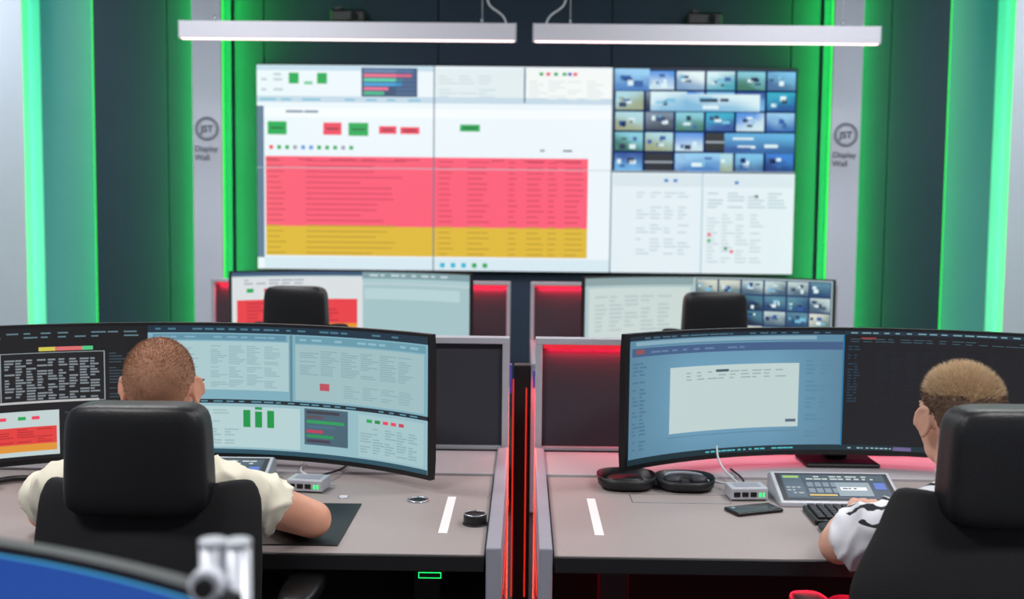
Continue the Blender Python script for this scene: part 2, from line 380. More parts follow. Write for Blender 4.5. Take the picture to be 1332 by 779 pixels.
def frontleft():
    s=Scr()
    s.r(0,0,1,1,(8,12,17),0)
    s.rows(0.02,0.03,0.36,0.09,2,(90,120,130),words=11,skip=0,fill=0.4); s.rows(0.02,0.13,0.1,0.56,19,(96,110,100),words=3)
    s.r(0.10,0.19,0.292,0.57,(150,160,165),1); s.r(0.102,0.195,0.290,0.565,(12,16,22),2)
    s.rows(0.108,0.235,0.284,0.55,15,(128,138,144),words=9,fill=0.6,skip=0.03)
    s.rows(0.30,0.2,0.37,0.56,16,(50,66,76),words=2)
    s.r(0.17,0.15,0.2,0.18,(210,200,80),2); s.r(0.2,0.15,0.25,0.18,(220,110,110),2); s.r(0.25,0.15,0.27,0.18,(80,200,130),2)
    s.r(0.05,0.555,0.28,0.572,(190,190,190),3)
    s.r(0.0,0.63,0.205,0.97,(196,212,212),1); s.r(0.0,0.75,0.2,0.88,(228,62,60),2); s.r(0.0,0.88,0.2,0.935,(226,150,52),2)
    for u,c in ((0.07,GRN),(0.095,RED),(0.13,GRN),(0.155,RED)): s.r(u,0.67,u+0.014,0.695,c,2)
    s.rows(0.02,0.76,0.2,0.87,6,(190,44,48),words=5)
    s.rows(0.215,0.64,0.36,0.95,11,(44,58,68),words=5)
    s.r(0.375,0.0,1,0.055,(14,44,62),1); s.rows(0.39,0.012,0.98,0.04,1,(70,120,140),words=24,skip=0,lv=2)
    s.r(0.375,0.055,1,0.575,(128,176,192),1)
    s.r(0.385,0.065,0.66,0.11,(96,146,168),2); s.rows(0.39,0.075,0.65,0.1,1,(130,176,194),words=9,skip=0); s.r(0.39,0.12,0.665,0.5,(172,204,208),2)
    s.rows(0.50,0.15,0.65,0.48,22,(146,180,188),words=4); s.rows(0.40,0.15,0.48,0.48,20,(148,182,190),words=2)
    s.r(0.668,0.06,0.674,0.575,(96,136,150),3)
    s.r(0.68,0.065,0.995,0.12,(104,156,172),2); s.rows(0.69,0.075,0.98,0.11,1,(140,186,200),words=11,skip=0)
    s.r(0.68,0.13,0.99,0.56,(160,192,196),2); s.rows(0.69,0.15,0.97,0.38,14,(138,172,180),words=6); s.rows(0.79,0.42,0.97,0.54,7,(142,176,184),words=4)
    s.r(0.735,0.42,0.757,0.475,(188,80,92),4)
    s.r(0.375,0.575,1,0.605,(20,34,44),3); s.rows(0.4,0.58,0.98,0.6,1,(90,150,170),words=22,skip=0,lv=4)
    s.r(0.375,0.605,1,1,(150,190,200),1)
    s.r(0.42,0.63,0.69,0.95,(184,212,214),2); s.rows(0.43,0.8,0.56,0.93,6,(156,186,190),words=4); s.rows(0.43,0.65,0.54,0.76,5,(160,190,194),words=3)
    for u,a,b in ((0.567,0.655,0.79),(0.592,0.63,0.65),(0.592,0.665,0.79),(0.618,0.655,0.79)): s.r(u,a,u+0.015,b,(18,150,70),4)
    s.r(0.70,0.62,0.80,0.9,(70,100,116),3)
    for i,c in enumerate([(60,60,70),(90,80,90),(40,160,90),(70,110,130),(190,60,90),(40,150,90),(70,60,80)]): s.r(0.705,0.635+i*0.037,0.74+R.uniform(0,0.055),0.658+i*0.037,c,4)
    s.r(0.825,0.63,0.99,0.95,(166,200,204),3)
    for k,c in enumerate((GRN,(40,140,60),RED,RED,(200,60,80))): s.r(0.845+k*0.02,0.66,0.858+k*0.02,0.685,c,4)
    s.rows(0.83,0.72,0.98,0.92,10,(142,176,182),words=5,lv=4)
    s.r(0.375,0.965,1,1,(40,80,96),3)
    return s
def frontright():
    s=Scr()
    s.r(0,0,1,1,(8,12,18),0)
    n=30;m=5
    def g(i,j):
        e=min(i,n-i)/(n/2); e2=min(j,m-j)/(m/2)
        k=0.66+0.34*min(1,e*1.6)*min(1,0.5+e2)
        return tuple(x*k for x in lin((112,164,194))[:3])+(1,)
    s.r(0.004,0.06,0.495,0.955,(112,160,188),1,n,m,g)
    s.r(0.004,0.0,0.495,0.035,(10,34,50),2); s.rows(0.02,0.008,0.48,0.03,1,(70,110,130),words=20,skip=0,lv=3)
    s.r(0.004,0.035,0.495,0.085,(92,140,166),2); s.r(0.02,0.045,0.44,0.075,(140,178,196),3)
    s.r(0.01,0.095,0.495,0.16,(66,96,138),2); s.r(0.02,0.105,0.042,0.14,(150,80,80),3); s.rows(0.06,0.115,0.3,0.145,1,(100,130,168),words=9,skip=0)
    s.rows(0.012,0.2,0.05,0.9,24,(76,122,150),words=2); s.rows(0.42,0.2,0.48,0.9,20,(92,140,166),words=2)
    s.r(0.110,0.27,0.405,0.80,(198,218,216),3); s.rows(0.15,0.31,0.38,0.39,3,(158,174,178),words=9,lv=4,skip=0,fill=0.35)
    s.r(0.22,0.305,0.25,0.325,(70,90,100),5)
    s.r(0.105,0.83,0.405,0.835,(90,130,150),3)
    s.r(0.378,0.735,0.40,0.76,(90,110,130),5)
    s.r(0.0,0.955,1,1,(14,44,54),3); s.rows(0.2,0.965,0.4,0.99,1,(90,190,200),words=16,skip=0,lv=4)
    s.rows(0.51,0.97,0.62,0.99,1,(160,190,200),words=12,skip=0,lv=4); s.r(0.6,0.965,0.635,0.995,(110,100,150),5)
    s.r(0.497,0.0,1.0,0.035,(20,44,60),2); s.rows(0.51,0.008,0.99,0.028,1,(130,170,180),words=22,skip=0,lv=3)
    s.rows(0.51,0.06,0.95,0.1,2,(60,90,100),words=18,lv=3,fill=0.35); s.r(0.53,0.055,0.56,0.068,(150,60,60),4)
    s.rows(0.505,0.12,0.53,0.6,20,(30,60,80),words=2,lv=3); s.rows(0.56,0.16,0.8,0.6,16,(16,24,32),words=8)
    s.r(0.4945,0.03,0.4975,0.96,(20,120,170),4)
    return s
def rearleft():
    s=Scr(); s.r(0,0,1,1,(186,208,212),0)
    s.r(0,0,0.52,0.06,(60,90,120),1); s.r(0,0.08,0.52,1,(222,228,230),1)
    s.rows(0.05,0.1,0.3,0.2,2,(170,180,190),words=5)
    for u,c in ((0.06,GRN),(0.13,RED),(0.17,GRN),(0.21,RED),(0.245,RED)): s.r(u,0.25,u+0.028,0.31,c,2)
    s.r(0.02,0.42,0.5,0.80,(236,64,70),2); s.r(0.02,0.80,0.5,0.97,(236,150,40),2); s.rows(0.06,0.45,0.45,0.78,6,(206,46,58),words=4)
    s.r(0.52,0.0,1,0.1,(128,160,166),2); s.r(0.52,0.1,1,0.16,(170,204,208),2); s.r(0.525,0.2,1,1,(166,198,202),2); s.r(0.53,0.25,0.95,0.42,(186,214,216),3)
    s.rows(0.55,0.02,0.9,0.08,1,(200,220,220),words=8,lv=3)
    return s
def rearright():
    s=Scr(); s.r(0,0,1,1,(176,200,202),0)
    s.r(0,0,0.47,0.12,(140,164,166),1); s.r(0.02,0.16,0.46,1,(206,220,216),1); s.rows(0.05,0.2,0.4,0.85,10,(186,202,202),words=5)
    cctv(s,0.48,0.02,0.995,0.98,6,4,pal=[((90,140,160),(30,70,110)),((214,220,206),(100,130,130)),((70,120,140),(16,34,60)),((195,215,215),(70,100,120))],lv=2)
    return s
monitor('curved_monitor',(-0.906,3.095),0,0.66,0.787,1.182,frontleft(),0.95,0.763)
monitor('curved_monitor',(0.957,3.185),0,0.675,0.80,1.18,frontright(),0.9,0.763)
monitor('curved_monitor',(-0.95,6.13),0,0.66,0.80,1.19,rearleft(),0.95,0.763)
monitor('curved_monitor',(1.01,6.13),0,0.68,0.80,1.18,rearright(),0.95,0.763)
s=Scr(); s.r(0,0,1,1,(18,72,160),0); s.r(0,0,1,0.006,(70,170,215),1)  # thin cyan row paints the highlight along the monitor's top edge
monitor('curved_monitor',(-0.915,1.025),math.radians(5),0.66,0.79,1.186,s,0.9,0.756)

# ------------------------------------------------------------ pendant lamps
for x0,x1 in ((-2.17,-0.067),(0.043,2.196)):
    cx=(x0+x1)/2; h=(x1-x0)/2
    root=empty('linear_pendant_lamp',(cx,6.8,2.65))
    bm=bmesh.new(); addbox(bm,(-h,h),(0.0,0.055),(-0.048,0.056)); from_bm('profile_body',bm,M_alu_w,root,bevel=0.004)
    box('diffuser',(-h+0.01,h-0.01),(0.006,0.049),(-0.054,-0.0475),M_lampglow,root)
    for s_ in (-1,1): box('end_cap_%s'%('a' if s_<0 else 'b'),(s_*h-0.004,s_*h+0.004),(-0.002,0.057),(-0.052,0.058),M_alu,root,bevel=0.002)
    inner=h-0.21 if cx<0 else -h+0.23
    outer=-h+0.22 if cx<0 else h-0.23
    for k,xx in enumerate((inner,outer)):
        cyl('suspension_wire_%d'%(k+1),(xx,0.028,(0.056+0.95)/2),0.0025,0.895,M_cable_w,root,seg=8)
        cyl('gripper_%d'%(k+1),(xx,0.028,0.073),0.008,0.035,M_steel,root,seg=12)
    d=1 if cx<0 else -1
    curve('power_cord',[(inner+d*0.15,0.028,0.055),(inner+d*0.14,0.028,0.12),(inner+d*0.03,0.028,0.14),(inner+d*0.01,0.028,0.25),(inner+d*0.02,0.028,0.95)],0.006,M_cable_w,root)

# ------------------------------------------------------------ desks
def desk(dy,side,red,xin,xpart):
    X=lambda a,b:(min(side*a,side*b),max(side*a,side*b))
    root=empty('operator_desk',(side*0.96,2.7+dy,0)); ox=-side*0.96
    def B(n,a,b,y0,y1,z0,z1,m,bev=0.002):
        xr=X(a,b); box(n,(xr[0]+ox,xr[1]+ox),(y0-2.7,y1-2.7),(z0,z1),m,root,bevel=bev)
    B('desktop',xin,1.84,2.315,3.04,0.727,0.755,M_desk)
    B('front_edge',xin,1.84,2.306,2.316,0.718,0.753,M_edge)
    B('rear_ledge',xin-0.012,1.85,3.044,3.345,0.735,0.762,M_ledge)
    B('ledge_gap',xin,1.84,3.038,3.046,0.72,0.75,M_edge,0)
    B('end_panel_inner',xpart,xin-0.004,2.30,3.345,0.02,0.775,M_endp,0.004)
    B('end_panel_outer',1.852,1.88,2.30,3.345,0.02,0.765,M_endp,0.004)
    B('modesty_panel',xin,1.84,3.18,3.20,0.10,0.735,M_dark)
    B('cable_tray',xin+0.1,1.7,2.98,3.14,0.6,0.63,M_dark)
    for k,a in enumerate((0.25,1.65)):
        B('leg_column_%d'%(k+1),a-0.04,a+0.04,2.82,2.90,0.03,0.727,M_black,0.006)
        B('foot_%d'%(k+1),a-0.04,a+0.04,2.46,3.12,0.0,0.03,M_black,0.006)
    B('inner_light_strip',xpart-0.002,xpart+0.001,2.5,3.34,0.60,0.612,M_orange,0)
    p=empty('desk_partition',(side*0.96,3.38+dy,0))
    def C(n,a,b,y0,y1,z0,z1,m,bev=0.002):
        xr=X(a,b); box(n,(xr[0]+ox,xr[1]+ox),(y0-3.38,y1-3.38),(z0,z1),m,p,bevel=bev)
    C('top_rail',xpart,1.86,3.35,3.40,1.10,1.12,M_alu)
    C('post_inner',xpart,xpart+0.022,3.352,3.398,0.0,1.10,M_alu)
    C('post_outer',1.838,1.86,3.352,3.398,0.0,1.10,M_alu)
    C('fabric_panel',xpart+0.022,1.838,3.372,3.39,0.765,1.10,M_fabric)
    C('bottom_rail',xpart+0.022,1.838,3.358,3.396,0.762,0.775,M_alu)
    C('lower_board',xpart+0.022,1.838,3.37,3.39,0.05,0.762,M_dark)
    if red:
        C('led_strip',xpart+0.024,1.83,3.352,3.357,1.088,1.10,M_redstrip,0)
    return root
desk(0,-1,False,0.080,0.042); desk(0,1,True,0.074,0.040)
desk(3.02,-1,True,0.105,0.078); desk(3.02,1,True,0.074,0.042)
t=empty('supervisor_table',(-0.95,0.8,0))
box('tabletop',(-0.85,0.75),(-0.45,0.40),(0.727,0.755),M_desk,t,bevel=0.003)
for k,(a,b) in enumerate(((-0.8,-0.4),(0.7,-0.4),(-0.8,0.34),(0.7,0.34))): box('leg_%d'%(k+1),(a-0.03,a+0.03),(b-0.03,b+0.03),(0,0.727),M_black,t)
RC=(1.0,0.015,0.05)
hlight('partition_led_front_right',(0.95,3.362,1.088),(0,0.12,-1),1.75,0.008,4.0,RC)
hlight('partition_led_rear_left',(-0.95,6.382,1.088),(0,0.12,-1),1.72,0.008,8.0,RC)
hlight('partition_led_rear_right',(0.95,6.382,1.088),(0,0.12,-1),1.72,0.008,8.0,RC)
hlight('under_desk_led_right',(0.95,3.0,0.70),(0,-0.5,-1),1.5,0.05,40,RC)
hlight('under_desk_led_rear',(0.0,5.2,0.70),(0,0.2,-1),2.5,0.05,10,RC)
hlight('monitor_accent_light',(0.95,3.30,0.93),(0,-0.4,-1),1.2,0.03,0.8,(1,0.05,0.3))
vlight('aisle_led_front',(0.0,3.42,0.5),(0,-1,0),0.9,0.03,2.0,(1,0.08,0.05))
cc=empty('cable_riser',(0.0,3.75,0))
box('column',(-0.03,0.03),(0,0.06),(0,0.98),M_black,cc,bevel=0.004)
box('lit_edge_left',(-0.034,-0.030),(-0.004,0.002),(0.15,0.93),M_orange,cc)
box('lit_edge_right',(0.012,0.016),(-0.005,-0.001),(0.15,0.90),M_orange,cc)
box('violet_lens_left',(-0.046,-0.038),(-0.004,0.05),(0.88,0.98),M_purple,cc)
box('violet_lens_right',(0.036,0.044),(-0.004,0.05),(0.90,0.96),M_purple,cc)
box('foot',(-0.05,0.05),(-0.03,0.09),(0,0.02),M_black,cc)

# ------------------------------------------------------------ office chairs
def rbox(name,c,size,mat,parent,p=4.0,rot=None,dent=None):
    bm=bmesh.new(); bmesh.ops.create_cube(bm,size=2); bmesh.ops.subdivide_edges(bm,edges=bm.edges,cuts=14,use_grid_fill=True)
    for v in bm.verts:
        co=v.co; L=(abs(co.x)**p+abs(co.y)**p+abs(co.z)**p)**(1.0/p)
        q=co/L
        if dent: q=dent(q)
        v.co=Vector((q.x*size[0]/2,q.y*size[1]/2,q.z*size[2]/2))
    o=from_bm(name,bm,mat,parent,smooth=True); o.location=c
    if rot: o.rotation_euler=rot
    return o
def chair(loc,rz,dz,w=0.28,back_w=0.222,tap=0.04):
    root=empty('office_chair',(loc[0],loc[1],0),rz)
    def hd(q):
        q=q.copy(); q.x*=1.0-0.035*(q.z); q.y+=0.25*q.x*q.x; return q
    rbox('headrest',(0,-0.245,1.013+dz),(w,0.095,0.222),M_leather,root,p=6.5,dent=hd)
    bm=bmesh.new(); nu,nv=24,30; g=[]
    for j in range(nv+1):
        t=j/nv; row=[]
        z0=0.46
        for i in range(nu+1):
            s_=-1+2*i/nu
            k=min(1,(1-t)/0.38); wd=back_w*(1.0+tap*k*k*(3-2*k))
            if t<0.3: wd*=1-0.25*((0.3-t)/0.3)**2
            k=max(0.0,(t-0.90)/0.10); wd*=(1-0.10*k**2.2)
            top=0.955+dz-0.045*math.exp(-(s_/0.45)**2)-0.012*abs(s_)**6
            z=z0+(top-z0)*t
            y=-0.225+0.075*s_*s_*(0.55+0.45*t)-0.030*math.sin(math.pi*t)+0.02*(1-t)
            row.append(bm.verts.new((s_*wd,y,z)))
        g.append(row)
    for j in range(nv):
        for i in range(nu): bm.faces.new((g[j][i],g[j][i+1],g[j+1][i+1],g[j+1][i]))
    o=from_bm('backrest',bm,M_chairmesh,root,smooth=True)
    m=o.modifiers.new('th','SOLIDIFY'); m.thickness=0.06; m.offset=0
    m=o.modifiers.new('bv','BEVEL'); m.width=0.022; m.segments=4; m.limit_method='ANGLE'
    rbox('back_support',(0,-0.285,0.56),(0.11,0.05,0.36),M_black,root,p=5)
    rbox('headrest_bracket',(0,-0.235,0.89+dz),(0.09,0.03,0.10),M_black,root,p=5)
    rbox('seat',(0,0.02,0.425),(0.50,0.50,0.10),M_chairmesh,root,p=4)
    rbox('seat_pan',(0,0.0,0.36),(0.36,0.40,0.05),M_black,root,p=5)
    rbox('tilt_link',(0,-0.22,0.40),(0.10,0.18,0.05),M_black,root,p=5)
    for s_ in (-1,1):
        nm='left' if s_<0 else 'right'
        rbox('armrest_'+nm,(s_*0.285,-0.03,0.69),(0.085,0.27,0.038),M_black,root,p=3.5)
        rbox('arm_post_'+nm,(s_*0.285,-0.03,0.53),(0.035,0.07,0.32),M_black,root,p=6)
        rbox('arm_bracket_'+nm,(s_*0.20,-0.03,0.375),(0.20,0.06,0.03),M_black,root,p=6)
    cyl('gas_lift',(0,0,0.23),0.028,0.26,M_steel,root)
    bm=bmesh.new()
    for k in range(5):
        a=k*2*math.pi/5+0.3
        capsule(bm,(0.03*math.cos(a),0.03*math.sin(a),0.10),0.028,(0.29*math.cos(a),0.29*math.sin(a),0.075),0.018)
    from_bm('star_base',bm,M_black,root,smooth=True)
    bm=bmesh.new()
    for k in range(5):
        a=k*2*math.pi/5+0.3
        for off in (-0.017,0.017):
            p=Vector((0.29*math.cos(a)-off*math.sin(a),0.29*math.sin(a)+off*math.cos(a),0.03))
            q=Vector((-math.sin(a),math.cos(a),0)).to_track_quat('Z','Y').to_matrix().to_4x4()
            bmesh.ops.create_cone(bm,cap_ends=True,segments=20,radius1=0.03,radius2=0.03,depth=0.018,matrix=Matrix.Translation(p)@q)
    from_bm('castors',bm,M_black,root)
    return root
chair((-0.755,2.325),0,0.0,back_w=0.215)
chair((0.897,2.185),math.radians(3),0.038,back_w=0.205,tap=0.40)
chair((-0.975,4.94),math.radians(-6),0.065)
chair((0.825,4.94),math.radians(3),0.060)

# ------------------------------------------------------------ people
def hand(bm,wrist,d,sign):
    w=Vector(wrist); d=Vector(d).normalized(); up=Vector((0,0,1)); s=d.cross(up).normalized(); up=s.cross(d)
    for i in range(4):
        o=(i-1.5); k=w+d*0.088+s*o*0.021+up*(0.006-abs(o)*0.002)
        capsule(bm,w+s*o*0.012,0.017,k,0.0125,1)
        ln=[0.036,0.042,0.039,0.030] if sign<0 else [0.030,0.039,0.042,0.036]
        L=ln[i]; dd=(d+s*o*0.07).normalized()
        a=k; b=a+dd*L-up*0.004; c=b+dd*L*0.62-up*0.014; e=c+dd*L*0.35-up*0.014
        capsule(bm,a,0.0095,b,0.0085,1); capsule(bm,b,0.0085,c,0.0078,1); capsule(bm,c,0.0078,e,0.0068,1)
    a=w+d*0.022+s*sign*0.022; b=a+(d*0.8+s*sign*0.55)*0.042-up*0.004; c=b+(d*0.95+s*sign*0.2)*0.03-up*0.004; e=c+d*0.022
    capsule(bm,a,0.015,b,0.011,1); capsule(bm,b,0.011,c,0.0095,1); capsule(bm,c,0.0095,e,0.008,1)

def man(name,H,yaw,neck,shL,shR,elL,elR,haL,haR,pelvis,kneeL,kneeR,footL,footR,skin,scalp,hair,hairside,sidescalp,shirt,hairlen,nh,sleeveL=0.78,sleeveR=0.78,glasses=False,chest_w=0.165,pitch=0.0,sidez=0.045):
    root=empty(name,(pelvis[0],pelvis[1],0))
    H=Vector(H); rot=Matrix.Rotation(yaw,3,'Z')@Matrix.Rotation(pitch,3,'X')
    hp=lambda p:H+rot@Vector(p)
    V=Vector
    shL,shR,elL,elR,haL,haR,pelvis,neck=[V(x) for x in (shL,shR,elL,elR,haL,haR,pelvis,neck)]
    bm=bmesh.new()
    ell(bm,hp((0,-0.014,0.028)),(0.075,0.094,0.087),rot)
    ell(bm,hp((0,-0.040,-0.005)),(0.062,0.055,0.060),rot)
    ell(bm,hp((0,0.030,-0.018)),(0.064,0.060,0.078),rot)
    ell(bm,hp((0,0.028,-0.066)),(0.053,0.052,0.042),rot)
    capsule(bm,hp((0,0.062,-0.094)),0.02,hp((0,0.060,-0.085)),0.022)
    capsule(bm,hp((0,0.086,0.004)),0.008,hp((0,0.103,-0.030)),0.011)
    for s_ in (-1,1):
        capsule(bm,hp((s_*0.006,0.095,-0.034)),0.009,hp((s_*0.012,0.092,-0.034)),0.007)
        capsule(bm,hp((s_*0.012,0.080,0.020)),0.010,hp((s_*0.044,0.066,0.018)),0.009)
        ell(bm,hp((s_*0.042,0.060,-0.022)),(0.02,0.02,0.018),rot)
        er=rot@Matrix.Rotation(-s_*0.50,3,'Z')@Matrix.Rotation(0.12,3,'X')
        ell(bm,hp((s_*0.080,-0.006,-0.006)),(0.006,0.017,0.029),er,3)
        prev=None
        for k in range(11):
            a=math.radians(-70+k*27)
            e=H+rot@V((s_*0.084,-0.006,-0.004))+er@V((0,-math.cos(a)*0.0175,math.sin(a)*0.031))
            if prev is not None: capsule(bm,prev,0.0045,e,0.0045,1)
            prev=e
        capsule(bm,hp((s_*0.078,0.0,-0.036)),0.006,hp((s_*0.079,-0.002,-0.03)),0.006,1)
    capsule(bm,hp((-0.018,0.086,-0.057)),0.006,hp((0.018,0.086,-0.057)),0.006)
    nb=hp((0,-0.024,-0.055))
    capsule(bm,nb,0.052,neck,0.060,3)
    capsule(bm,hp((0,0.0,-0.07)),0.045,neck+V((0,0.02,-0.01)),0.058,3)
    mid=(shL+shR)/2
    capsule(bm,neck,0.055,shL+V((0,0,0.005)),0.045,3); capsule(bm,neck,0.055,shR+V((0,0,0.005)),0.045,3)
    capsule(bm,mid+V((0,0,-0.05)),0.09,pelvis+V((0,0,0.1)),0.09,3)
    for sh,elb,ha,sg in ((shL,elL,haL,1),(shR,elR,haR,-1)):
        capsule(bm,sh,0.052,elb,0.043,3)
        mf=elb.lerp(ha,0.3)
        capsule(bm,elb,0.042,mf,0.044,3); capsule(bm,mf,0.044,ha,0.027,3)
        d=(ha-elb).normalized(); d.z=-0.05
        hand(bm,ha,d,sg)
    inv=rot.transposed()
    def region(c):
        l=inv@(Vector(c)-H)
        if l.length>0.16: return 0
        x,y,z=l
        if y>0.055: zl=0.068
        elif y>0.015: zl=0.030+0.038*(y-0.015)/0.04
        elif y>-0.03: zl=0.034-0.02*(0.015-y)/0.045
        elif y>-0.05: zl=0.014-0.055*(-0.03-y)/0.02
        else: zl=-0.040
        if abs(x)>0.0785 and z<0.03: return 0
        if z<zl+0.005*noise.noise(l*90): return 0
        return 2 if z<sidez+0.012*noise.noise(l*60) else 1
    body=remesh('body',bm,0.0042,4,[skin,scalp,sidescalp],root,matfn=region)
    me=body.data; polys=[p for p in me.polygons if p.material_index>0]
    bmh=bmesh.new(); rr=random.Random(5)
    for _ in range(nh):
        p=rr.choice(polys); c=p.center; n=p.normal; l=inv@(c-H)
        ln=hairlen*(0.30+0.70*max(0,min(1,(l.z-0.01)/0.07)))*rr.uniform(0.6,1.15)
        top=l.z>0.05
        grow=(n*1.0+rot@Vector((rr.uniform(-.3,.3),(0.15 if top else -0.2)+rr.uniform(-.25,.25),0.25 if top else -0.4))).normalized()
        c=c+Vector((rr.uniform(-.002,.002),rr.uniform(-.002,.002),rr.uniform(-.002,.002)))
        t=n.cross(Vector((rr.uniform(-1,1),rr.uniform(-1,1),rr.uniform(-1,1)))).normalized()*0.0005
        a=bmh.verts.new(c-t-n*0.001);b=bmh.verts.new(c+t-n*0.001);e=bmh.verts.new(c+grow*ln)
        f=bmh.faces.new((a,b,e)); f.material_index=0 if p.material_index==1 else 1
    hs=from_bm('short_hair',bmh,[hair,hairside]); attach(hs,root)
    bm=bmesh.new()
    ell(bm,mid+V((0,0.015,-0.09)),(chest_w+0.02,0.125,0.17))
    ell(bm,mid.lerp(pelvis,0.5)+V((0,0.01,0)),(0.165,0.125,0.18))
    ell(bm,pelvis+V((0,0,0.05)),(0.17,0.13,0.10))
    nk=neck+V((0,0,-0.018))
    for sh in (shL,shR):
        capsule(bm,nk+V((0,-0.005,-0.01)),0.066,sh+V((0,0,0.0)),0.062,3)
        capsule(bm,mid+V((0,0,-0.05)),0.09,sh+V((0,0.0,-0.02)),0.062,3)
    for sh,elb,sl in ((shL,elL,sleeveL),(shR,elR,sleeveR)):
        e=sh.lerp(elb,sl)
        frustum(bm,sh-(elb-sh)*0.05,0.062,e,0.069)
        ell(bm,sh,(0.064,0.064,0.064))
    remesh('t_shirt',bm,0.006,2,[shirt],root,fold=0.013,fscale=14)
    torus('collar',(0,0,0),0.066,0.007,shirt,None,rot=(math.radians(-18),0,0))
    col=[o for o in scene.collection.objects if o.name.startswith('collar') and o.parent is None][-1]
    col.location=neck+V((0,0.008,0.040)); attach(col,root)
    bm=bmesh.new(); ell(bm,pelvis+V((0,0.01,-0.01)),(0.175,0.14,0.10))
    for kn,ft,sx in ((V(kneeL),V(footL),-0.085),(V(kneeR),V(footR),0.085)):
        capsule(bm,pelvis+V((sx,0.02,-0.01)),0.085,kn,0.06,3); capsule(bm,kn,0.06,ft+V((0,0,0.09)),0.045,3)
    remesh('trousers',bm,0.008,3,[M_trouser],root,fold=0.006)
    for nm_,ft in (('shoe_left',V(footL)),('shoe_right',V(footR))):
        bm=bmesh.new(); capsule(bm,ft+V((0,-0.02,0.045)),0.042,ft+V((0,0.15,0.034)),0.032,3); capsule(bm,ft+V((0,0,0.05)),0.04,ft+V((0,0,0.09)),0.042,3)
        remesh(nm_,bm,0.006,2,[M_shoe],root)
    bm=bmesh.new()
    for s_ in (-1,1): ell(bm,hp((s_*0.031,0.078,0.002)),(0.0125,0.0125,0.0105),rot,2)
    o=from_bm('eyes',bm,M_eye,smooth=True); attach(o,root)
    bm=bmesh.new()
    for s_ in (-1,1): ell(bm,hp((s_*0.031,0.0885,0.002)),(0.0052,0.003,0.0052),rot,2)
    o=from_bm('irises',bm,M_iris,smooth=True); attach(o,root)
    bm=bmesh.new()
    for s_ in (-1,1): capsule(bm,hp((s_*0.016,0.091,0.024)),0.003,hp((s_*0.046,0.077,0.024)),0.002,1)
    o=from_bm('eyebrows',bm,hair,smooth=True); attach(o,root)
    bm=bmesh.new(); ell(bm,hp((0,0.090,-0.0555)),(0.021,0.005,0.004),rot,2); ell(bm,hp((0,0.090,-0.062)),(0.018,0.005,0.004),rot,2)
    o=from_bm('lips',bm,M_lip,smooth=True); attach(o,root)
    if glasses:
        bm=bmesh.new()
        for s_ in (-1,1):
            prev=None
            for k in range(17):
                a=2*math.pi*k/16; e=hp((s_*0.032+0.024*math.cos(a),0.100,-0.001+0.018*math.sin(a)))
                if prev is not None: capsule(bm,prev,0.0015,e,0.0015,1)
                prev=e
            capsule(bm,hp((s_*0.056,0.100,0.006)),0.0018,hp((s_*0.080,0.080,0.008)),0.002,1)
            capsule(bm,hp((s_*0.080,0.080,0.008)),0.002,hp((s_*0.080,-0.005,0.012)),0.002,1)
        capsule(bm,hp((-0.008,0.101,0.002)),0.0015,hp((0.008,0.101,0.002)),0.0015,1)
        o=from_bm('spectacles',bm,M_black,smooth=True); attach(o,root)
    return root
def stripes():
    m=bpy.data.materials.new('white_jersey_with_black_stripes'); m.use_nodes=True; nt=m.node_tree; b=nt.nodes['Principled BSDF']
    tc=nt.nodes.new('ShaderNodeTexCoord')
    w=nt.nodes.new('ShaderNodeTexWave'); w.bands_direction='DIAGONAL'; w.inputs['Scale'].default_value=11; w.inputs['Distortion'].default_value=3.0; w.inputs['Detail Scale'].default_value=2
    nt.links.new(tc.outputs['Object'],w.inputs['Vector'])
    r=nt.nodes.new('ShaderNodeValToRGB'); r.color_ramp.elements[0].position=0.20; r.color_ramp.elements[1].position=0.25
    r.color_ramp.elements[0].color=(0,0,0,1); r.color_ramp.elements[1].color=(1,1,1,1)
    nt.links.new(w.outputs['Fac'],r.inputs[0])
    sp=nt.nodes.new('ShaderNodeSeparateXYZ'); nt.links.new(tc.outputs['Object'],sp.inputs[0])
    mr=nt.nodes.new('ShaderNodeMath'); mr.operation='GREATER_THAN'; mr.inputs[1].default_value=0.885; nt.links.new(sp.outputs['Z'],mr.inputs[0])
    inv=nt.nodes.new('ShaderNodeMath'); inv.operation='SUBTRACT'; inv.inputs[0].default_value=1.0; nt.links.new(r.outputs[0],inv.inputs[1])
    mu=nt.nodes.new('ShaderNodeMath'); mu.operation='MULTIPLY'; nt.links.new(mr.outputs[0],mu.inputs[0]); nt.links.new(inv.outputs[0],mu.inputs[1])
    mix=nt.nodes.new('ShaderNodeMixRGB'); mix.inputs[1].default_value=lin((230,232,238)); mix.inputs[2].default_value=lin((28,30,36))
    nt.links.new(mu.outputs[0],mix.inputs[0]); nt.links.new(mix.outputs[0],b.inputs['Base Color']); b.inputs['Roughness'].default_value=0.8
    return m
M_jersey=stripes()
man('seated_man',(-0.812,2.385,1.103),math.radians(6),(-0.81,2.325,0.965),(-0.985,2.29,0.895),(-0.635,2.28,0.900),
    (-1.10,2.44,0.805),(-0.475,2.405,0.803),(-0.95,2.62,0.800),(-0.67,2.59,0.800),(-0.79,2.28,0.53),
    (-0.93,2.70,0.52),(-0.64,2.70,0.52),(-0.93,2.74,0.0),(-0.64,2.74,0.0),M_skinL,M_scalpL,M_hairL,M_hairL,M_scalpL,M_cream,0.0055,14000,glasses=True,sleeveL=0.62,sleeveR=0.56)
